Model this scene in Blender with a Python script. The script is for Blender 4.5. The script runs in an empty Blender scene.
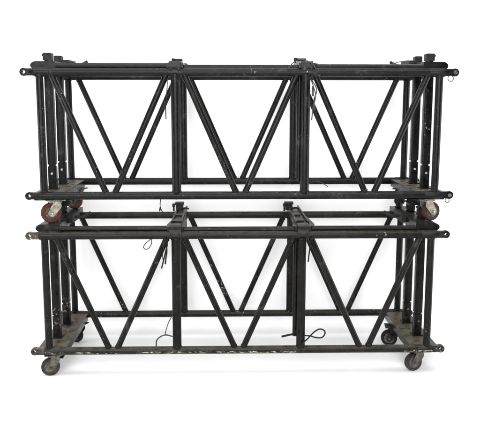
import bpy, bmesh, math, random
from mathutils import Vector, Matrix
random.seed(7)
scene = bpy.context.scene
COL = scene.collection
PI = math.pi

# ------------------------------------------------------------------ dimensions
WHEEL = 0.055                    # wheel radius
ZB = 0.172                       # lower chord axis above the wheels' rest plane
HT = 0.7043                      # chord to chord
ZT = ZB + HT
GAP = 0.2345                     # top chord of lower cart to bottom chord of upper cart
DEP = 0.687                      # front frame to rear frame
LUG = 1.22                       # pin hole, half length
XE = 1.135                       # end upright
XM = 0.3707                      # inner upright
RC = 0.0235                      # chord radius
PLATE_TOP = GAP - ZB - 0.0005    # top of the end plates above the top chord axis
UP_Z = ZT + GAP - ZB

# ------------------------------------------------------------------ materials
def nd(nt, t, **kw):
    n = nt.nodes.new(t)
    for k, v in kw.items():
        setattr(n, k, v)
    return n

def new_mat(name):
    m = bpy.data.materials.new(name); m.use_nodes = True
    nt = m.node_tree
    b = nt.nodes['Principled BSDF']
    return m, nt, b, nt.links.new

def math_node(nt, op, a, b=None, clamp=False):
    n = nd(nt, 'ShaderNodeMath', operation=op); n.use_clamp = clamp
    for i, v in enumerate((a, b)):
        if v is None: continue
        if isinstance(v, (int, float)): n.inputs[i].default_value = v
        else: nt.links.new(v, n.inputs[i])
    return n.outputs[0]

def noise(nt, vec, scale, detail=4, rough=.55, stretch=None):
    if stretch:
        mp = nd(nt, 'ShaderNodeMapping'); mp.inputs['Scale'].default_value = stretch
        nt.links.new(vec, mp.inputs['Vector']); vec = mp.outputs[0]
    n = nd(nt, 'ShaderNodeTexNoise'); n.inputs['Scale'].default_value = scale
    n.inputs['Detail'].default_value = detail; n.inputs['Roughness'].default_value = rough
    nt.links.new(vec, n.inputs['Vector'])
    return n.outputs['Fac']

def ramp(nt, fac, lo, hi):
    n = nd(nt, 'ShaderNodeMapRange'); n.inputs['From Min'].default_value = lo
    n.inputs['From Max'].default_value = hi; n.clamp = True
    nt.links.new(fac, n.inputs['Value'])
    return n.outputs['Result']

def mixc(nt, fac, a, b):
    n = nd(nt, 'ShaderNodeMix', data_type='RGBA')
    if isinstance(fac, (int, float)): n.inputs[0].default_value = fac
    else: nt.links.new(fac, n.inputs[0])
    for s, v in ((6, a), (7, b)):
        if isinstance(v, tuple): n.inputs[s].default_value = (*v, 1)
        else: nt.links.new(v, n.inputs[s])
    return n.outputs[2]

def worn_paint(name, base, light, dust, dust_amt=.3, chips=.70, chip_col=(.42, .41, .38), rough=(.2, .42),
               spec=.35, low_chips=0.0, stretch=(1, 1, 1), offs=0.0, streak=.3, below=None):
    """black truss paint: tonal blotches, dust settled on upward faces, chips down to bare aluminium"""
    def grey(c, k, d=.28):
        g = sum(c) / 3
        return tuple((x * (1 - d) + g * d) * k for x in c)
    base = grey(base, .20); light = grey(light, .42); dust = grey(dust, .62, .25)
    chips -= .045
    m, nt, b, L = new_mat(name)
    tc = nd(nt, 'ShaderNodeTexCoord')
    mp = nd(nt, 'ShaderNodeMapping'); mp.inputs['Location'].default_value = (offs, offs * .7, offs * 1.3)
    L(tc.outputs['Object'], mp.inputs['Vector']); v = mp.outputs[0]
    geo = nd(nt, 'ShaderNodeNewGeometry')
    big = noise(nt, v, 5, 5); med = noise(nt, v, 24, 6, .65); fine = noise(nt, v, 130, 3, .6)
    blot = ramp(nt, math_node(nt, 'ADD', math_node(nt, 'MULTIPLY', big, .5), math_node(nt, 'MULTIPLY', med, .5)), .38, .66)
    c = mixc(nt, blot, base, light)
    # rubbed streaks running along the members
    st = ramp(nt, noise(nt, v, 1, 5, .6, (6, 90, 90)), .56, .74)
    c = mixc(nt, math_node(nt, 'MULTIPLY', st, streak), c, tuple(min(1, x * 2.2 + .01) for x in light))
    rb = ramp(nt, math_node(nt, 'ADD', math_node(nt, 'MULTIPLY', noise(nt, v, 9, 2), .6), math_node(nt, 'MULTIPLY', noise(nt, v, 75, 5, .7), .4)), .575, .66)
    c = mixc(nt, math_node(nt, 'MULTIPLY', rb, .5), c, (.055, .054, .049))
    sk = ramp(nt, noise(nt, v, 260, 2, .6), .66, .78)
    c = mixc(nt, math_node(nt, 'MULTIPLY', sk, .22), c, (.09, .088, .08))
    # dust on what faces up
    sx = nd(nt, 'ShaderNodeSeparateXYZ'); L(geo.outputs['Normal'], sx.inputs[0])
    up = ramp(nt, sx.outputs['Z'], .25, .95)
    dm = math_node(nt, 'MULTIPLY', math_node(nt, 'MULTIPLY', up, ramp(nt, med, .25, .7)), dust_amt, True)
    c = mixc(nt, dm, c, dust)
    # chips
    cn = noise(nt, v, 60, 7, .72, stretch)
    zone = ramp(nt, noise(nt, v, 3.1, 3), .42, .62)
    thr = math_node(nt, 'SUBTRACT', cn, math_node(nt, 'MULTIPLY', math_node(nt, 'SUBTRACT', 1.0, zone), .12))
    chip = ramp(nt, thr, chips, chips + .025)
    if below:
        pz = nd(nt, 'ShaderNodeSeparateXYZ'); L(tc.outputs['Object'], pz.inputs[0])
        chip = math_node(nt, 'MULTIPLY', chip, math_node(nt, 'MULTIPLY', ramp(nt, pz.outputs['Z'], below[1], below[1] - .06), ramp(nt, pz.outputs['Z'], below[0], below[0] + .05)))
    if low_chips > 0:
        d = nd(nt, 'ShaderNodeVectorMath', operation='DOT_PRODUCT')
        L(geo.outputs['Normal'], d.inputs[0]); d.inputs[1].default_value = (0, -.95, -.31)
        side = ramp(nt, math_node(nt, 'ADD', d.outputs['Value'], math_node(nt, 'MULTIPLY', math_node(nt, 'SUBTRACT', fine, .5), .10)), .945, .985)
        ln = noise(nt, v, 1, 9, .74, (30, 120, 120))
        lz = ramp(nt, noise(nt, v, 3.3, 4, .6), .38, .54)
        lc = ramp(nt, math_node(nt, 'SUBTRACT', ln, math_node(nt, 'MULTIPLY', math_node(nt, 'SUBTRACT', 1.0, lz), .3)), .572 - low_chips, .597 - low_chips)
        chip = math_node(nt, 'MAXIMUM', chip, math_node(nt, 'MULTIPLY', lc, side))
    cc = mixc(nt, ramp(nt, fine, .35, .65), tuple(x * .55 for x in chip_col), chip_col)
    c = mixc(nt, chip, c, cc)
    L(c, b.inputs['Base Color'])
    r = nd(nt, 'ShaderNodeMapRange'); L(med, r.inputs['Value'])
    r.inputs['From Min'].default_value = .3; r.inputs['From Max'].default_value = .7
    r.inputs['To Min'].default_value = rough[0]; r.inputs['To Max'].default_value = rough[1]
    L(math_node(nt, 'ADD', r.outputs[0], math_node(nt, 'MULTIPLY', dm, .3)), b.inputs['Roughness'])
    b.inputs['Specular IOR Level'].default_value = spec * .5
    bp = nd(nt, 'ShaderNodeBump'); bp.inputs['Strength'].default_value = .25; bp.inputs['Distance'].default_value = .002
    h = math_node(nt, 'ADD', math_node(nt, 'MULTIPLY', fine, .5), math_node(nt, 'ADD', math_node(nt, 'MULTIPLY', med, .6), math_node(nt, 'MULTIPLY', chip, -.6)))
    L(h, bp.inputs['Height']); L(bp.outputs[0], b.inputs['Normal'])
    return m

def metal(name, col, dark, rough=.42, metallic=.8):
    m, nt, b, L = new_mat(name)
    tc = nd(nt, 'ShaderNodeTexCoord'); v = tc.outputs['Object']
    f = ramp(nt, noise(nt, v, 45, 6, .65), .36, .66)
    L(mixc(nt, f, dark, col), b.inputs['Base Color'])
    b.inputs['Metallic'].default_value = metallic
    r = math_node(nt, 'ADD', math_node(nt, 'MULTIPLY', f, -.15), rough + .15); L(r, b.inputs['Roughness'])
    return m

def rubber(name, a, c2, rough=.6):
    m, nt, b, L = new_mat(name)
    tc = nd(nt, 'ShaderNodeTexCoord'); v = tc.outputs['Object']
    f = ramp(nt, noise(nt, v, 60, 6, .6), .35, .68)
    L(mixc(nt, f, a, c2), b.inputs['Base Color'])
    b.inputs['Roughness'].default_value = rough; b.inputs['Specular IOR Level'].default_value = .18
    return m

BLK = dict(spec=.30)
M = {}
# upper cart: cool black, fairly clean
M['u_chord'] = worn_paint('cool_black_paint_chord', (.0065, .0072, .008), (.016, .017, .018), (.11, .10, .085), .22, .665, chip_col=(.33, .33, .32), low_chips=.0, offs=3.1, spec=.33)
M['u_frame'] = worn_paint('cool_black_paint', (.006, .0068, .0078), (.014, .0155, .017), (.10, .095, .08), .25, .672, offs=1.3, spec=.33)
M['u_plate'] = worn_paint('dusty_black_plate', (.012, .012, .011), (.035, .032, .026), (.27, .235, .175), .95, .69, offs=5.3, spec=.2, streak=0)
M['u_top'] = worn_paint('black_top_plate', (.008, .0085, .009), (.024, .024, .022), (.12, .11, .09), .45, .70, offs=2.3, spec=.3)
M['u_clamp'] = worn_paint('grey_black_clamp', (.010, .011, .011), (.035, .036, .034), (.2, .19, .16), .5, .66, offs=8.3, spec=.35)
# lower cart: warm, dirty, scraped
M['l_chord'] = worn_paint('warm_black_paint_chord', (.0085, .008, .0058), (.026, .0235, .0165), (.17, .15, .10), .42, .655, offs=7.1, spec=.33)
M['l_low_chord'] = worn_paint('scraped_black_chord', (.0095, .0085, .006), (.034, .03, .02), (.19, .165, .11), .55, .69, chip_col=(.55, .51, .42), low_chips=.05, offs=4.4, spec=.33)
M['l_frame'] = worn_paint('warm_black_paint', (.0065, .0062, .005), (.018, .017, .0125), (.14, .12, .085), .3, .675, offs=9.7, spec=.3)
for nm, bd in (('l_scrape_low', (.18, .40)), ('l_scrape_mid', (.30, .64)), ('u_scrape', (.20, .62))):
    M[nm] = worn_paint('scraped_black_diagonal', (.0065, .0062, .005), (.022, .02, .015), (.14, .12, .085), .3, .645 if nm == 'u_scrape' else .595, chip_col=(.36, .35, .31), offs=6.2, spec=.3, below=bd)
M['l_post'] = worn_paint('scuffed_black_post', (.0065, .0062, .005), (.022, .02, .015), (.14, .12, .085), .3, .618, chip_col=(.34, .32, .27), offs=6.2, spec=.3, below=(0, .40))
M['l_plate'] = worn_paint('tan_dusty_plate', (.017, .015, .010), (.05, .043, .028), (.25, .205, .14), .95, .69, offs=11.0, spec=.2, streak=0)
M['l_top'] = worn_paint('grimy_top_plate', (.009, .0085, .0068), (.03, .028, .022), (.13, .12, .095), .5, .68, offs=12.0, spec=.3)
M['l_clamp'] = worn_paint('olive_grey_clamp', (.016, .0155, .012), (.05, .048, .038), (.17, .16, .12), .6, .66, offs=13.0, spec=.3)
M['worn_lug'] = worn_paint('rubbed_bare_lug', (.03, .027, .018), (.22, .19, .13), (.3, .26, .17), .5, .6, chip_col=(.5, .47, .38), offs=2.9, spec=.3)
M['bolt'] = metal('bare_bolt_steel', (.62, .62, .6), (.3, .3, .29), .35, .9)
M['zinc'] = metal('scuffed_zinc', (.42, .40, .34), (.15, .137, .11), .42, .75)
M['dull_zinc'] = metal('grimy_zinc', (.15, .14, .115), (.04, .037, .03), .55, .5)
M['black_steel'] = metal('blackened_steel', (.016, .016, .016), (.005, .005, .005), .5, .5)
M['red_tyre'] = rubber('dull_red_polyurethane', (.050, .014, .011), (.095, .032, .025))
M['dark_red'] = rubber('dark_red_polyurethane', (.030, .011, .009), (.065, .026, .021))
M['grey_tyre'] = rubber('dirty_grey_rubber', (.013, .013, .012), (.045, .043, .038), .7)
M['black_tyre'] = rubber('dirty_black_rubber', (.005, .005, .0045), (.018, .017, .014), .65)
M['cable'] = rubber('grey_wire_rope', (.018, .018, .018), (.075, .075, .072), .55)
M['black_cable'] = rubber('black_cord', (.003, .003, .003), (.012, .012, .0115), .75)

m, nt, b, L = new_mat('white_seamless_paper')
tc = nd(nt, 'ShaderNodeTexCoord')
f = noise(nt, tc.outputs['Object'], 3, 3)
L(mixc(nt, f, (.93, .93, .93), (.95, .95, .95)), b.inputs['Base Color'])
b.inputs['Roughness'].default_value = .9; b.inputs['Specular IOR Level'].default_value = .1
M['paper'] = m

# ------------------------------------------------------------------ mesh helpers
def finish(name, bm, mat, parent=None, smooth=True, bevel=0.0, angle=40):
    if bevel > 0:
        es = [e for e in bm.edges if len(e.link_faces) == 2 and e.calc_face_angle(0) > math.radians(50)]
        bmesh.ops.bevel(bm, geom=es, offset=bevel, segments=2, affect='EDGES', profile=.5, clamp_overlap=True)
    bmesh.ops.recalc_face_normals(bm, faces=bm.faces)
    if smooth:
        for f in bm.faces: f.smooth = True
        for e in bm.edges:
            if len(e.link_faces) == 2 and e.calc_face_angle(0) > math.radians(angle): e.smooth = False
    me = bpy.data.meshes.new(name); bm.to_mesh(me); bm.free()
    me.materials.append(mat)
    o = bpy.data.objects.new(name, me); COL.objects.link(o)
    if parent: o.parent = parent
    return o

def frame_of(d):
    d = d.normalized()
    a = Vector((0, 0, 1)) if abs(d.z) < .9 else Vector((0, 1, 0))
    x = d.cross(a).normalized(); y = d.cross(x).normalized()
    return x, y

def lathe(bm, a, b, prof, n=24):
    """surface of revolution from a to b; prof = [(distance from a, radius), ...]; closed ends"""
    a = Vector(a); b = Vector(b); d = (b - a).normalized(); x, y = frame_of(d)
    rings = []
    for t, r in prof:
        rings.append([bm.verts.new(a + d * t + (x * math.cos(2 * PI * k / n) + y * math.sin(2 * PI * k / n)) * r) for k in range(n)])
    for r0, r1 in zip(rings, rings[1:]):
        for k in range(n): bm.faces.new((r0[k], r0[(k + 1) % n], r1[(k + 1) % n], r1[k]))
    bm.faces.new(rings[0]); bm.faces.new(rings[-1])

def tube(bm, a, b, r, n=20, weld=0.0):
    ln = (Vector(b) - Vector(a)).length
    lathe(bm, a, b, [(0, r), (ln, r)], n)

def weld_bead(bm, c, axis, r, t=.007, n=20):
    """lumpy ring of weld metal round a joint"""
    c = Vector(c); axis = Vector(axis).normalized(); x, y = frame_of(axis)
    rings = []
    for (o, rr) in ((-t, r + .0003), (-t * .4, r + t * .55), (t * .5, r + t * .5), (t, r + .0003)):
        ring = []
        for k in range(n):
            j = 1 + random.uniform(-.06, .06) * (1 if rr > r + .001 else 0)
            ring.append(bm.verts.new(c + axis * o + (x * math.cos(2 * PI * k / n) + y * math.sin(2 * PI * k / n)) * (rr * (1 + (j - 1) * .35))))
        rings.append(ring)
    for r0, r1 in zip(rings, rings[1:]):
        for k in range(n): bm.faces.new((r0[k], r0[(k + 1) % n], r1[(k + 1) % n], r1[k]))
    bm.faces.new(rings[0]); bm.faces.new(rings[-1])

def box(bm, lo, hi):
    v = [bm.verts.new((x, y, z)) for x in (lo[0], hi[0]) for y in (lo[1], hi[1]) for z in (lo[2], hi[2])]
    for q in ((0, 1, 3, 2), (4, 6, 7, 5), (0, 4, 5, 1), (2, 3, 7, 6), (0, 2, 6, 4), (1, 5, 7, 3)):
        bm.faces.new([v[i] for i in q])

def prism(bm, pts, n, h):
    """extrude closed polygon pts (3D) along vector n*h"""
    n = Vector(n) * h
    a = [bm.verts.new(p) for p in pts]; b = [bm.verts.new(Vector(p) + n) for p in pts]
    bm.faces.new(a); bm.faces.new(list(reversed(b)))
    for i in range(len(a)):
        j = (i + 1) % len(a); bm.faces.new((a[i], a[j], b[j], b[i]))

def holed_plate(bm, cx, cz, y0, y1, hole, outer, n=40):
    """plate in XZ with a round hole; outer(theta) gives the outline radius"""
    rings = []
    for y in (y0, y1):
        ri = []; ro = []
        for k in range(n):
            t = 2 * PI * k / n; c, s = math.cos(t), math.sin(t); R = outer(t)
            ri.append(bm.verts.new((cx + c * hole, y, cz + s * hole)))
            ro.append(bm.verts.new((cx + c * R, y, cz + s * R)))
        rings.append((ri, ro))
    (ai, ao), (bi, bo) = rings
    for k in range(n):
        j = (k + 1) % n
        bm.faces.new((ai[k], ai[j], ao[j], ao[k])); bm.faces.new((bi[k], bo[k], bo[j], bi[j]))
        bm.faces.new((ao[k], ao[j], bo[j], bo[k])); bm.faces.new((ai[k], bi[k], bi[j], ai[j]))

def catmull(pts, sub=8):
    P = [Vector(p) for p in pts]; out = []
    for i in range(len(P) - 1):
        p0 = P[max(i - 1, 0)]; p1 = P[i]; p2 = P[i + 1]; p3 = P[min(i + 2, len(P) - 1)]
        for k in range(sub):
            t = k / sub
            out.append(.5 * ((2 * p1) + (p2 - p0) * t + (2 * p0 - 5 * p1 + 4 * p2 - p3) * t * t + (3 * p1 - p0 - 3 * p2 + p3) * t ** 3))
    out.append(P[-1]); return out

def cord(bm, pts, r, n=8, sub=8):
    P = catmull(pts, sub); rings = []
    x = None
    for i, p in enumerate(P):
        d = (P[min(i + 1, len(P) - 1)] - P[max(i - 1, 0)])
        if d.length < 1e-6: d = Vector((0, 0, 1))
        d.normalize()
        if x is None: x, _ = frame_of(d)
        x = (x - d * x.dot(d)); x = x.normalized() if x.length > 1e-6 else frame_of(d)[0]
        y = d.cross(x)
        rings.append([bm.verts.new(p + (x * math.cos(2 * PI * k / n) + y * math.sin(2 * PI * k / n)) * r) for k in range(n)])
    for r0, r1 in zip(rings, rings[1:]):
        for k in range(n): bm.faces.new((r0[k], r0[(k + 1) % n], r1[(k + 1) % n], r1[k]))
    bm.faces.new(rings[0]); bm.faces.new(rings[-1])

def tag(o, label=None, cat=None, group=None, kind=None):
    for k, v in (('label', label), ('category', cat), ('group', group), ('kind', kind)):
        if v: o[k] = v

# ------------------------------------------------------------------ a truss cart
def caster(root, x, y, turn, tyre, fork, hub, ztop, WHEEL=WHEEL, label=None):
    """swivel caster under an end plate; turn = heading of the trailing wheel about Z"""
    R = Matrix.Translation((x, y, 0)) @ Matrix.Rotation(turn, 4, 'Z')
    tr = .024                                   # trail
    def put(bm): bmesh.ops.transform(bm, matrix=R, verts=bm.verts)
    bm = bmesh.new()                            # housing: mounting plate, bearing and both fork cheeks
    box(bm, (-.055, -.045, ztop - .006), (.055, .045, ztop - .0005))
    lathe(bm, (0, 0, ztop - .013), (0, 0, ztop - .006), [(0, .033), (.002, .036), (.005, .036), (.0068, .03)], 24)
    box(bm, (-.034, -.031, ztop - .0185), (.036, .031, ztop - .0125))
    for s in (-1, 1):
        y0 = s * .0275 - .002
        # teardrop cheek from the bearing down to the axle
        A = Vector((.006, 0, ztop - .036)); B = Vector((-tr, 0, WHEEL)); ra, rb = .027, .021
        pts = []
        d = (B - A); ang = math.atan2(d.z, d.x); off = math.acos((ra - rb) / d.length)
        for k in range(9):
            t = ang + off + (2 * PI - 2 * off) * k / 8
            pts.append((A.x + ra * math.cos(t), y0, min(A.z + ra * math.sin(t), ztop - .0135)))
        for k in range(9):
            t = ang - off + (2 * off) * k / 8
            pts.append((B.x + rb * math.cos(t), y0, B.z + rb * math.sin(t)))
        prism(bm, pts, (0, 1, 0), .004)
    put(bm)
    c = finish('caster', bm, fork, root)
    if label: c['label'] = label
    bm = bmesh.new()
    w = .016
    lathe(bm, (-tr, -w, WHEEL), (-tr, w, WHEEL), [(0, .038), (.0, WHEEL - .005), (.003, WHEEL - .0015), (.008, WHEEL), (.024, WHEEL), (.029, WHEEL - .0015), (2 * w, WHEEL - .005), (2 * w, .038)], 40)
    put(bm); finish('tyre', bm, tyre, c)
    bm = bmesh.new()
    w2 = .0175
    lathe(bm, (-tr, -w2, WHEEL), (-tr, w2, WHEEL), [(0, .020), (.0, .034), (.003, .0372), (2 * w2 - .003, .0372), (2 * w2, .034), (2 * w2, .020)], 32)
    lathe(bm, (-tr, -.0245, WHEEL), (-tr, .0245, WHEEL), [(0, .0155), (.049, .0155)], 20)
    put(bm); finish('hub', bm, hub, c)
    bm = bmesh.new()
    lathe(bm, (-tr, -.037, WHEEL), (-tr, .037, WHEEL), [(0, .006), (.004, .0095), (.070, .0095), (.074, .006)], 6)
    put(bm); finish('axle_bolt', bm, M['bolt'] if fork is M['zinc'] else M['dull_zinc'], c)

def rounded_rect(x0, x1, y0, y1, z, radii, n=6):
    """corner order: (x0,y0) (x1,y0) (x1,y1) (x0,y1)"""
    pts = []
    for (cx, cy, sx, sy, a0), r in zip(((x0, y0, 1, 1, PI), (x1, y0, -1, 1, 1.5 * PI), (x1, y1, -1, -1, 0), (x0, y1, 1, -1, .5 * PI)), radii):
        for k in range(n + 1):
            t = a0 + .5 * PI * k / n
            pts.append((cx + sx * r + r * math.cos(t), cy + sy * r + r * math.sin(t), z))
    return pts

def sqtube(bm, x, y, z0, z1, s, cham=.006):
    h = s / 2
    prism(bm, rounded_rect(x - h, x + h, y - h, y + h, z0, (cham,) * 4, 3), (0, 0, 1), z1 - z0)

def build_truss(name, loc, P):
    root = bpy.data.objects.new(name, None); COL.objects.link(root)
    root.location = loc; root.empty_display_size = .2
    mf = P['frame']
    # --- chords with their end lugs
    for yi, y in enumerate((0.0, DEP)):
        for zi, z in enumerate((ZB, ZT)):
            bm = bmesh.new()
            xe = 1.160
            lathe(bm, (-xe, y, z), (xe, y, z), [(0, RC - .004), (.004, RC), (2 * xe - .004, RC), (2 * xe, RC - .004)], 32)
            # sleeve at each end and weld rings at the joints
            for s in (-1, 1):
                lathe(bm, (s * 1.075, y, z), (s * 1.166, y, z), [(0, RC), (.003, RC + .0016), (.088, RC + .0016), (.091, RC - .004)], 32)
            for x in (-XM, XM):
                weld_bead(bm, (x - .001, y, z), (1, 0, 0), RC, .0025, 28)
            mat = P['low_chord'] if (zi == 0 and yi == 0) else P['chord']
            ch = finish('chord', bm, mat, root, angle=35)
            for s in (-1, 1):
                bm = bmesh.new()
                Ln = 0.066; hh = .0200; Rr = .0225
                def outer(t, s=s):
                    c, sn = math.cos(t) * s, math.sin(t)
                    if c >= 0: return Rr
                    # towards the chord: straight neck, slightly waisted
                    r1 = Ln / -c
                    r2 = hh / max(abs(sn), 1e-6)
                    return min(r1, max(r2, hh)) if r2 > Rr else min(r1, Rr if abs(c) < .45 else r2)
                holed_plate(bm, s * LUG, z, y - .013, y + .013, .0092, outer, 56)
                lathe(bm, (s * 1.155, y, z), (s * 1.188, y, z), [(0, .0228), (.010, .0228), (.033, .0175)], 24)
                lg = finish('lug', bm, P['lug'](s, zi, yi), ch, bevel=0, angle=35)
                if P['pin'](s, zi, yi):
                    bm = bmesh.new()
                    lathe(bm, (s * LUG, y - .022, z), (s * LUG, y + .03, z), [(0, .0085), (.002, .0115), (.0065, .0115), (.007, .0088), (.050, .0088), (.052, .007)], 20)
                    finish('locking_pin', bm, M['dull_zinc'], root)
    # --- outer and inner round uprights
    for y in (0.0, DEP):
        for x in (-XE, -XM, XM, XE):
            bm = bmesh.new()
            r = .0215 if abs(x) == XE else (.0262 if y == 0 else .0240)
            tube(bm, (x, y, ZB + .012), (x, y, ZT - .012), r, 24)
            for z, sg in ((ZB + RC, 1), (ZT - RC, -1)):
                weld_bead(bm, (x, y, z + sg * .001), (0, 0, 1), r, .0045)
            finish('upright', bm, mf if y else P['front_post'], root, angle=50)
            if x == XM and y == 0:   # the slim guide tube fixed beside each inner upright
                bm = bmesh.new()
                xx, yy = x - .034, y + .022
                tube(bm, (xx, yy, ZB + .078), (xx, yy, ZT - .005), .0135, 16)
                for zc in (ZB + .10, ZB + .36, ZT - .09):
                    a = Vector((x, y, zc)); c2 = Vector((xx, yy, zc))
                    lathe(bm, a, c2, [(.01, .006), ((c2 - a).length, .006)], 8)
                finish('guide_tube', bm, mf, root, angle=50)
    # --- diagonals: one V per bay, front and rear
    for y in (0.0, DEP):
        for xa, xb in ((-XE, -XM), (-XM, XM), (XM, XE)):
            mid = (xa + xb) / 2
            oa = .062 if abs(xa) == XE else .045
            ob = .062 if abs(xb) == XE else .045
            for top, bot in ((xa + oa, mid - .019), (xb - ob, mid + .019)):
                a = Vector((top, y, ZT)); c = Vector((bot, y, ZB)); d = (c - a).normalized()
                bm = bmesh.new()
                tube(bm, a + d * .008, c - d * .008, .0178, 20)
                weld_bead(bm, a + d * (RC * 1.15), d, .0178, .0042)
                weld_bead(bm, c - d * (RC * 1.15), d, .0178, .0042)
                scr = mf
                if top < mid and y > 0 and not P['upper']:
                    scr = M['l_scrape_mid'] if abs(mid) < .01 else (M['l_scrape_low'] if mid < 0 else mf)
                elif top < mid and y == 0 and P['upper'] and abs(mid) < .01: scr = M['u_scrape']
                finish('diagonal', bm, scr, root, angle=50)
    # --- stacking posts in the middle of each end
    for s in (-1, 1):
        x = s * XE
        for pi, y in enumerate((.205, .45)):
            bm = bmesh.new()
            zp = ZB + .013
            sqtube(bm, x, y, zp + .150, ZT + .070, .049)
            sqtube(bm, x, y, zp + .139, zp + .150, .036)
            sqtube(bm, x, y, zp, zp + .139, .049)
            box(bm, (x - .033, y - .033, zp), (x + .033, y + .033, zp + .006))
            po = finish('stacking_post', bm, P['post'], root, angle=35)
            bm = bmesh.new()
            yf = y - .0245
            lathe(bm, (x + .001, yf + .001, zp + .095), (x + .001, yf - .006, zp + .095), [(0, .0075), (.004, .0075), (.006, .005)], 8)
            finish('bolt', bm, M['bolt'] if P['upper'] else M['dull_zinc'], po)
            bm = bmesh.new()                      # stub: waisted neck with a chamfered head and a side latch
            sqtube(bm, x, y, ZT + .070, ZT + .076, .040)
            h = .0255 if pi == 0 else .0235
            z0, z1 = ZT + .076, ZT + .119
            prism(bm, [(x - h, y - h, z0), (x + h, y - h, z0), (x + h, y - h, z1 - .004), (x + h - .006, y - h, z1), (x - h + .004, y - h, z1), (x - h, y - h, z1 - .003)], (0, 1, 0), 2 * h)
            if pi == 0:
                prism(bm, [(x - s * -(h - .002), y - .012, ZT + .096), (x + s * (h + .008), y - .012, ZT + .100), (x + s * (h + .010), y - .012, ZT + .112), (x + s * (h - .002), y - .012, ZT + .116)], (0, 1, 0), .024)
            finish('stub', bm, P['stub'], po, bevel=.0012)
            bm = bmesh.new()                      # socket under the end plate
            sz = ZB - GAP + .1195
            sqtube(bm, x, y, sz, ZB - .032, .060)
            box(bm, (x - .036, y - .036, sz), (x + .036, y + .036, sz + .010))
            so = finish('socket', bm, P['socket'], root, angle=35)
            bm = bmesh.new()
            zz = sz + .030
            lathe(bm, (x - s * .030, y, zz), (x - s * .092, y, zz), [(0, .008), (.028, .008), (.029, .014), (.036, .014), (.037, .007), (.062, .006)], 10)
            box(bm, (x - s * .092 - .006, y - .022, zz - .006), (x - s * .092 + .006, y + .022, zz + .006))
            finish('plunger', bm, P['socket'], so)
    # --- end plates, bottom (deep channel) and top (rounded plate)
    for s in (-1, 1):
        xi, xo = s * 1.040, s * 1.205
        bm = bmesh.new()
        prism(bm, rounded_rect(min(xi, xo), max(xi, xo), .0275, DEP - .0275, ZB - .032, (.008,) * 4, 3), (0, 0, 1), .045)
        for y0 in (.015, DEP - .030):             # welded ears up against the chords
            box(bm, (min(xi, xo) + .012, y0, ZB - .022), (max(xi, xo) - .012, y0 + .015, ZB + .004))
        lathe(bm, (s * 1.075, .325, ZB + .010), (s * 1.075, .325, ZB + .018), [(0, .017), (.006, .017), (.008, .013)], 16)
        for y0 in (.12, .33, .54):
            lathe(bm, (s * 1.178, y0, ZB + .010), (s * 1.178, y0, ZB + .019), [(0, .010), (.007, .010), (.009, .007)], 6)
        ep = finish('end_plate', bm, P['plate'], root, bevel=.002)
        bm = bmesh.new()
        xi, xo = s * 1.050, s * 1.192
        za, zb = ZT + .0140, ZT + PLATE_TOP
        rr = (zb - za) / 2
        prof = [(xi, .0250, za), (xi, .0250, zb)]
        for k in range(11):
            t = PI / 2 - PI * k / 10
            prof.append((xo - s * rr * 1.5 + s * rr * 1.5 * math.cos(t), .0250, (za + zb) / 2 + rr * math.sin(t)))
        prism(bm, prof, (0, 1, 0), DEP - .050)
        finish('top_plate', bm, P['top'], root, bevel=.002, angle=30)
        for k, y0 in enumerate((.07, .30, .36, .60)):
            bm = bmesh.new()
            lathe(bm, (s * 1.082, y0, PLATE_TOP + ZT - .001), (s * 1.082, y0, PLATE_TOP + ZT + .012), [(0, .011), (.009, .011), (.012, .008)], 6)
            finish('plate_bolt', bm, P['stub'], root)
        bm = bmesh.new()                          # keeper block and the lever swung out from it
        box(bm, (s * 1.045 - .022, .24, ZT + .028), (s * 1.045 + .022, .43, ZT + PLATE_TOP + .02))
        cord(bm, [(s * 1.04, .33, ZT + .05), (s * .985, .33, ZT + .055), (s * .955, .34, ZT + .066), (s * .935, .35, ZT + .078)], .009)
        finish('latch', bm, P['stub'], root)
    # --- top rail lying just behind the front chord, one length per bay
    for x0, x1, dz, y in ((-1.046, -XM - .03, .034, .0245), (-XM + .03, XM - .03, .026, .0330), (XM + .03, 1.046, .030, .0295)):
        bm = bmesh.new()
        tube(bm, (x0, y, ZT + dz), (x1, y, ZT + dz), .0178, 20)
        finish('top_rail', bm, P['rail'], root, angle=50)
    # --- cross bars at the inner uprights, with clamp and cap
    for ci, (x, capx, capy, capw) in enumerate(P['cross']):
        bm = bmesh.new()
        w = .040; e = .022 if x > 0 else 0
        z0, z1 = ZT + .0245, ZT + .052
        pts = [(x - w - .006, -.012, z0), (x + w + .006, -.012, z0), (x + w + .014 + e, .06, z0), (x + w + .004 + e, .26, z0), (x + w - .010, DEP + .010, z0), (x - w + .010, DEP + .010, z0), (x - w + .006, .26, z0), (x - w - .014, .06, z0)]
        prism(bm, pts, (0, 0, 1), z1 - z0)
        for yy in (.0, DEP): box(bm, (x - .03, yy - .012, ZT + .012), (x + .03, yy + .012, z0 + .001))
        for sg in (-1, 1):
            xx = x + sg * (w - .012) + (e * .6 if sg > 0 else 0)
            box(bm, (xx - .005, .075, z1 - .001), (xx + .005, DEP - .02, z1 + .016))
        for yy in (.12, .33): box(bm, (x - w * .6, yy, z1 - .001), (x + w * .55, yy + .05, z1 + .011))
        cb = finish('cross_bar', bm, P['clamp'], root, bevel=.003)
        bm = bmesh.new()                           # front saddle wrapped over the chord
        prism(bm, [(x - .034, -RC - .0005, ZT - .004), (x - .034, -RC - .006, ZT - .004), (x - .034, -RC - .006, ZT + .030), (x - .034, -.004, ZT + .062), (x - .034, .045, ZT + .062), (x - .034, .045, ZT + .0525), (x - .034, -RC - .0005, ZT + .0525)], (1, 0, 0), .068)
        finish('saddle', bm, P['clamp'], cb, bevel=.0015)
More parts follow.
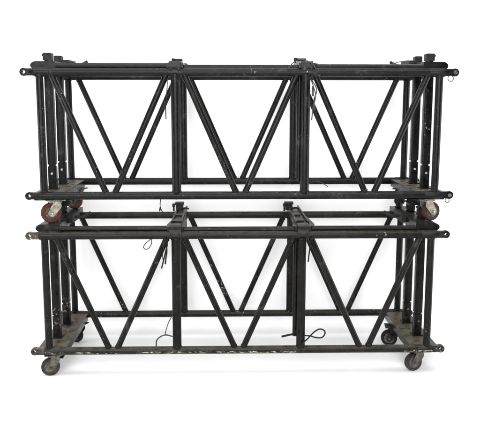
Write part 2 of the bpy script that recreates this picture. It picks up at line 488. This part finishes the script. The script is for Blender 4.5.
        for k in (-1, 1):
            bm = bmesh.new()
            lathe(bm, (x + k * .022, -RC - .005, ZT + .012), (x + k * .022, -RC - .013, ZT + .012), [(0, .008), (.006, .008), (.008, .005)], 6)
            finish('bolt', bm, P['clamp'], cb)
        bm = bmesh.new()                           # upstanding block with its cap
        box(bm, (capx - capw * .8, capy - .035, z1 - .001), (capx + capw * .8, capy + .035, ZT + .082))
        box(bm, (capx - capw, capy - .028, ZT + .088), (capx + capw, capy + .028, ZT + .103))
        box(bm, (capx - capw * .55, capy - .02, ZT + .081), (capx + capw * .55, capy + .02, ZT + .0885))
        finish('cap_block', bm, P['stub'], cb, bevel=.002)
        bm = bmesh.new()                           # wing screw and lever beside it
        lathe(bm, (capx - capw - .006, capy - .06, z1 - .001), (capx - capw - .006, capy - .06, z1 + .052), [(0, .006), (.03, .006), (.031, .010), (.050, .010), (.053, .007)], 12)
        finish('wing_screw', bm, P['clamp'], cb)
        bm = bmesh.new()
        cord(bm, [(capx + capw * .6, capy - .03, ZT + .06), (capx + capw + .012, capy - .04, ZT + .07), (capx + capw + .034, capy - .05, ZT + .066)], .006)
        finish('lever', bm, P['clamp'], cb)
    # --- casters
    for c in P['casters']: caster(root, *c)
    tag(root, P['label'], 'truss', 'stacked truss carts')
    return root

never = lambda s, zi, yi: False
U = dict(upper=True, frame=M['u_frame'], front_post=M['u_frame'], chord=M['u_chord'], low_chord=M['u_chord'], post=M['u_frame'], stub=M['black_steel'], socket=M['black_steel'],
         plate=M['u_plate'], top=M['u_top'], clamp=M['u_clamp'], rail=M['u_chord'],
         lug=lambda s, zi, yi: M['u_top'], pin=lambda s, zi, yi: s > 0 and yi == 0,
         cross=((-.372, -.385, .50, .024), (.375, .385, .42, .032)),
         casters=((-1.098, .085, math.radians(24), M['red_tyre'], M['zinc'], M['dull_zinc'], ZB - .032, .060),
                  (-1.075, .58, math.radians(-12), M['red_tyre'], M['dull_zinc'], M['dull_zinc'], ZB - .032),
                  (1.128, .10, math.radians(200), M['dark_red'], M['zinc'], M['dull_zinc'], ZB - .032, .058),
                  (1.085, .56, math.radians(65), M['black_tyre'], M['black_steel'], M['black_steel'], ZB - .032)),
         label='black steel truss cart on top of the stack, with red caster wheels')
Lw = dict(upper=False, frame=M['l_frame'], front_post=M['l_frame'], chord=M['l_chord'], low_chord=M['l_low_chord'], post=M['l_post'], stub=M['black_steel'], socket=M['black_steel'],
          plate=M['l_plate'], top=M['l_top'], clamp=M['l_clamp'], rail=M['l_frame'],
          lug=lambda s, zi, yi: M['worn_lug'] if (s < 0 and yi == 0) else M['l_low_chord'], pin=never,
          cross=((-.372, -.388, .60, .029), (.375, .348, .60, .029)),
          casters=((-1.122, .055, math.radians(12), M['grey_tyre'], M['dull_zinc'], M['dull_zinc'], ZB - .032),
                   (-1.095, .60, math.radians(-30), M['black_tyre'], M['black_steel'], M['black_steel'], ZB - .032),
                   (1.105, .085, math.radians(14), M['grey_tyre'], M['dull_zinc'], M['dull_zinc'], ZB - .032),
                   (1.06, .50, math.radians(-8), M['black_tyre'], M['black_steel'], M['dull_zinc'], ZB - .032)),
          label='scuffed brownish black truss cart at the bottom of the stack, standing on grey casters')
lower = build_truss('truss_cart', (0, 0, 0), Lw)
upper = build_truss('truss_cart', (.0094, .0023, UP_Z), U)

# small wire rings on the upper cart's right lugs
def ring(root, x, y, z, r):
    bm = bmesh.new()
    pts = [(x + r * math.sin(t), y + .004 * math.cos(t), z - r + r * math.cos(t)) for t in [2 * PI * k / 16 for k in range(17)]]
    cord(bm, pts, .0024, 6, 3)
    o = finish('wire_ring', bm, M['cable'], root)
ring(upper, 1.193, -.02, ZT - .018, .016)
ring(upper, 1.205, -.02, ZB - .018, .012)

# ------------------------------------------------------------------ safety cables (world coordinates)
def cable(label, strands, mat=None, sleeves=(), fit=None):
    bm = bmesh.new()
    for pts, r in strands: cord(bm, pts, r, 7, 8)
    o = finish('safety_cable', bm, mat or M['cable'])
    for a, c, r in sleeves:
        b2 = bmesh.new(); lathe(b2, a, c, [(0, r * .7), (.003, r), ((Vector(c) - Vector(a)).length - .003, r), ((Vector(c) - Vector(a)).length, r * .7)], 10)
        finish('sleeve', b2, fit or M['black_cable'], o)
    tag(o, label, 'cable', 'loose safety cables and tethers')
    return o
cable('pale grey tether dangling beside the right inner post of the upper cart', [([(0.405, -0.033, 1.774), (0.423, -0.026, 1.727), (0.432, -0.033, 1.682), (0.42, -0.026, 1.615), (0.412, -0.033, 1.547)], 0.0032),
    ([(0.41, -0.037, 1.771), (0.439, -0.03, 1.716), (0.423, -0.037, 1.66), (0.431, -0.03, 1.603)], 0.0032),
    ([(0.414, -0.039, 1.738), (0.417, -0.032, 1.682)], 0.006)], M['cable'])
cable('thin dark cord hanging beside the left inner post of the upper cart', [([(-0.404, -0.029, 1.773), (-0.407, -0.022, 1.715), (-0.415, -0.029, 1.637), (-0.415, -0.022, 1.552)], 0.0028)], M['black_cable'])
cable("short wire curled on top of the upper cart's left end", [([(-1.032, 0.147, 1.85), (-1.009, 0.154, 1.873), (-0.978, 0.147, 1.877), (-0.957, 0.154, 1.87)], 0.0032),
    ([(-1.013, 0.167, 1.865), (-0.973, 0.174, 1.866), (-0.931, 0.167, 1.859), (-0.916, 0.174, 1.843)], 0.003)], M['black_cable'])
cable("thin wire arching over the top rail at the upper cart's right end", [([(0.856, 0.137, 1.844), (0.893, 0.144, 1.864), (0.938, 0.137, 1.88), (0.999, 0.144, 1.889), (1.007, 0.137, 1.884), (1.01, 0.144, 1.864)], 0.0026)], M['cable'])
cable('wire looped over the grey clamp at top centre right of the upper cart', [([(0.274, -0.039, 1.834), (0.291, -0.032, 1.854), (0.313, -0.039, 1.873), (0.341, -0.032, 1.884), (0.374, -0.039, 1.879), (0.409, -0.032, 1.862), (0.431, -0.039, 1.835)], 0.0028)], M['cable'])
cable("thin wire loop hanging under the lower cart's top chord, left of centre", [([(-0.504, -0.023, 0.867), (-0.525, -0.016, 0.848), (-0.547, -0.023, 0.829), (-0.558, -0.016, 0.808), (-0.543, -0.023, 0.797), (-0.523, -0.016, 0.808), (-0.509, -0.023, 0.838), (-0.513, -0.016, 0.866)], 0.0024)], M['black_cable'])
cable('bunch of dark cords hanging beside the left inner post of the lower cart', [([(-0.428, -0.031, 0.872), (-0.419, -0.024, 0.829), (-0.426, -0.031, 0.795), (-0.44, -0.024, 0.739), (-0.454, -0.031, 0.684)], 0.0042),
    ([(-0.422, -0.036, 0.819), (-0.422, -0.029, 0.782), (-0.427, -0.036, 0.748), (-0.432, -0.029, 0.71)], 0.0045),
    ([(-0.437, -0.033, 0.819), (-0.447, -0.026, 0.77), (-0.444, -0.033, 0.735)], 0.0026)], M['black_cable'])
cable("thin black cord hanging below the upper cart's bottom chord, over the gap between the carts", [([(-0.455, -0.003, 1.094), (-0.459, 0.004, 1.06), (-0.457, -0.003, 1.038), (-0.449, 0.004, 1.019), (-0.44, -0.003, 1.0)], 0.0026),
    ([(-0.457, -0.003, 1.044), (-0.463, 0.004, 1.019)], 0.0045)], M['black_cable'])
cable('straight dark cord hanging beside the right inner post of the lower cart', [([(0.423, -0.031, 0.866), (0.415, -0.024, 0.801), (0.405, -0.031, 0.719)], 0.0042)], M['black_cable'])
cable("grey wire handle arched over the bottom chord at the lower cart's left inner post", [([(-0.397, -0.033, 0.396), (-0.419, -0.026, 0.351), (-0.43, -0.033, 0.319), (-0.44, -0.026, 0.28)], 0.0028),
    ([(-0.492, -0.033, 0.208), (-0.491, -0.026, 0.24), (-0.47, -0.033, 0.267), (-0.435, -0.026, 0.277), (-0.393, -0.033, 0.269)], 0.0042)], M['cable'])
cable("black cord twisted into an open loop at the foot of the lower right inner post", [([(0.376, -0.033, 0.22), (0.409, -0.026, 0.246), (0.444, -0.033, 0.288), (0.477, -0.026, 0.306), (0.504, -0.033, 0.303), (0.514, -0.026, 0.279), (0.495, -0.033, 0.257), (0.46, -0.026, 0.254), (0.423, -0.033, 0.267), (0.382, -0.026, 0.267)], 0.0042)], M['black_cable'])
cable("pin on a wire eye sticking out left of the lower cart's right inner post", [([(0.254, -0.033, 0.264), (0.286, -0.026, 0.269), (0.321, -0.033, 0.279)], 0.0062),
    ([(0.316, -0.033, 0.276), (0.328, -0.026, 0.291), (0.348, -0.033, 0.291), (0.352, -0.026, 0.273), (0.334, -0.033, 0.269), (0.319, -0.026, 0.274)], 0.0028)], M['black_cable'])
cable('pale wire curl lying by the rear bottom chord of the upper cart', [([(0.473, 0.627, 1.087), (0.501, 0.634, 1.106), (0.541, 0.627, 1.116), (0.583, 0.634, 1.1), (0.616, 0.627, 1.077)], 0.0028)], M['cable'])

# ------------------------------------------------------------------ white sweep
bm = bmesh.new()
YW, RR = .83, .07
prof = [(-7.0, 0.0), (YW - RR, 0.0)]
for k in range(1, 13):
    t = .5 * PI * k / 12
    prof.append((YW - RR + RR * math.sin(t), RR - RR * math.cos(t)))
prof.append((YW, 6.0))
rows = [[bm.verts.new((x, y, z)) for x in (-9, 9)] for y, z in prof]
for r0, r1 in zip(rows, rows[1:]): bm.faces.new((r0[0], r0[1], r1[1], r1[0]))
bd = finish('floor', bm, M['paper'], angle=60)
tag(bd, 'plain white seamless floor sweeping up into a white backdrop', None, None, 'structure')
if bd.data.polygons[0].normal.z < 0: bd.data.flip_normals()

# ------------------------------------------------------------------ light
w = bpy.data.worlds.new('World'); scene.world = w; w.use_nodes = True
bg = w.node_tree.nodes['Background']
bg.inputs['Color'].default_value = (1, 1, 1, 1); bg.inputs['Strength'].default_value = .2

def lamp(name, loc, target, sx, sy, power, col=(1, 1, 1)):
    d = bpy.data.lights.new(name, 'AREA'); d.shape = 'RECTANGLE'; d.size = sx; d.size_y = sy; d.energy = power; d.color = col
    o = bpy.data.objects.new(name, d); COL.objects.link(o); o.location = loc
    o.rotation_euler = (Vector(target) - Vector(loc)).to_track_quat('-Z', 'Y').to_euler()
lamp('overhead_softbox', (-.3, -1.6, 4.4), (0, .5, .6), 5.0, 2.0, 190)
lamp('front_backdrop_fill', (-.6, -5.4, 2.3), (0, .8, .75), 5.0, 3.0, 315)  # added lamp: whitens the backdrop head-on, soft shadow halos behind the tubes
lamp('side_backdrop_fill', (-4.6, -.7, 1.0), (.3, .8, .5), 1.0, 1.8, 60)  # added pair of lamps brightening the lower backdrop from both sides
lamp('side_backdrop_fill', (4.6, -.7, 1.0), (-.3, .8, .5), 1.0, 1.8, 60)

# ------------------------------------------------------------------ camera
cam = bpy.data.cameras.new('camera'); co = bpy.data.objects.new('camera', cam); COL.objects.link(co)
pit, yaw, rol, F = -.1453, -.0215, .0006, 660.2337
cp, sp, cy, sy, cr, sr = math.cos(pit), math.sin(pit), math.cos(yaw), math.sin(yaw), math.cos(rol), math.sin(rol)
fw = Vector((-sy * cp, cy * cp, sp)); rt = Vector((cy, sy, 0)); upv = rt.cross(fw)
rt, upv = rt * cr + upv * sr, upv * cr - rt * sr
mw = Matrix((rt, upv, -fw)).transposed().to_4x4(); mw.translation = (-.0760, -3.801, 1.6551)
co.matrix_world = mw
cam.sensor_fit = 'HORIZONTAL'; cam.sensor_width = 36; cam.lens = F / 480 * 36
cam.shift_y = -16.12 / 480
cam.clip_start = .05; cam.clip_end = 100
scene.camera = co
scene.render.engine = 'CYCLES'
scene.view_settings.view_transform = 'Standard'; scene.view_settings.look = 'None'
scene.view_settings.exposure = 0; scene.view_settings.gamma = 1
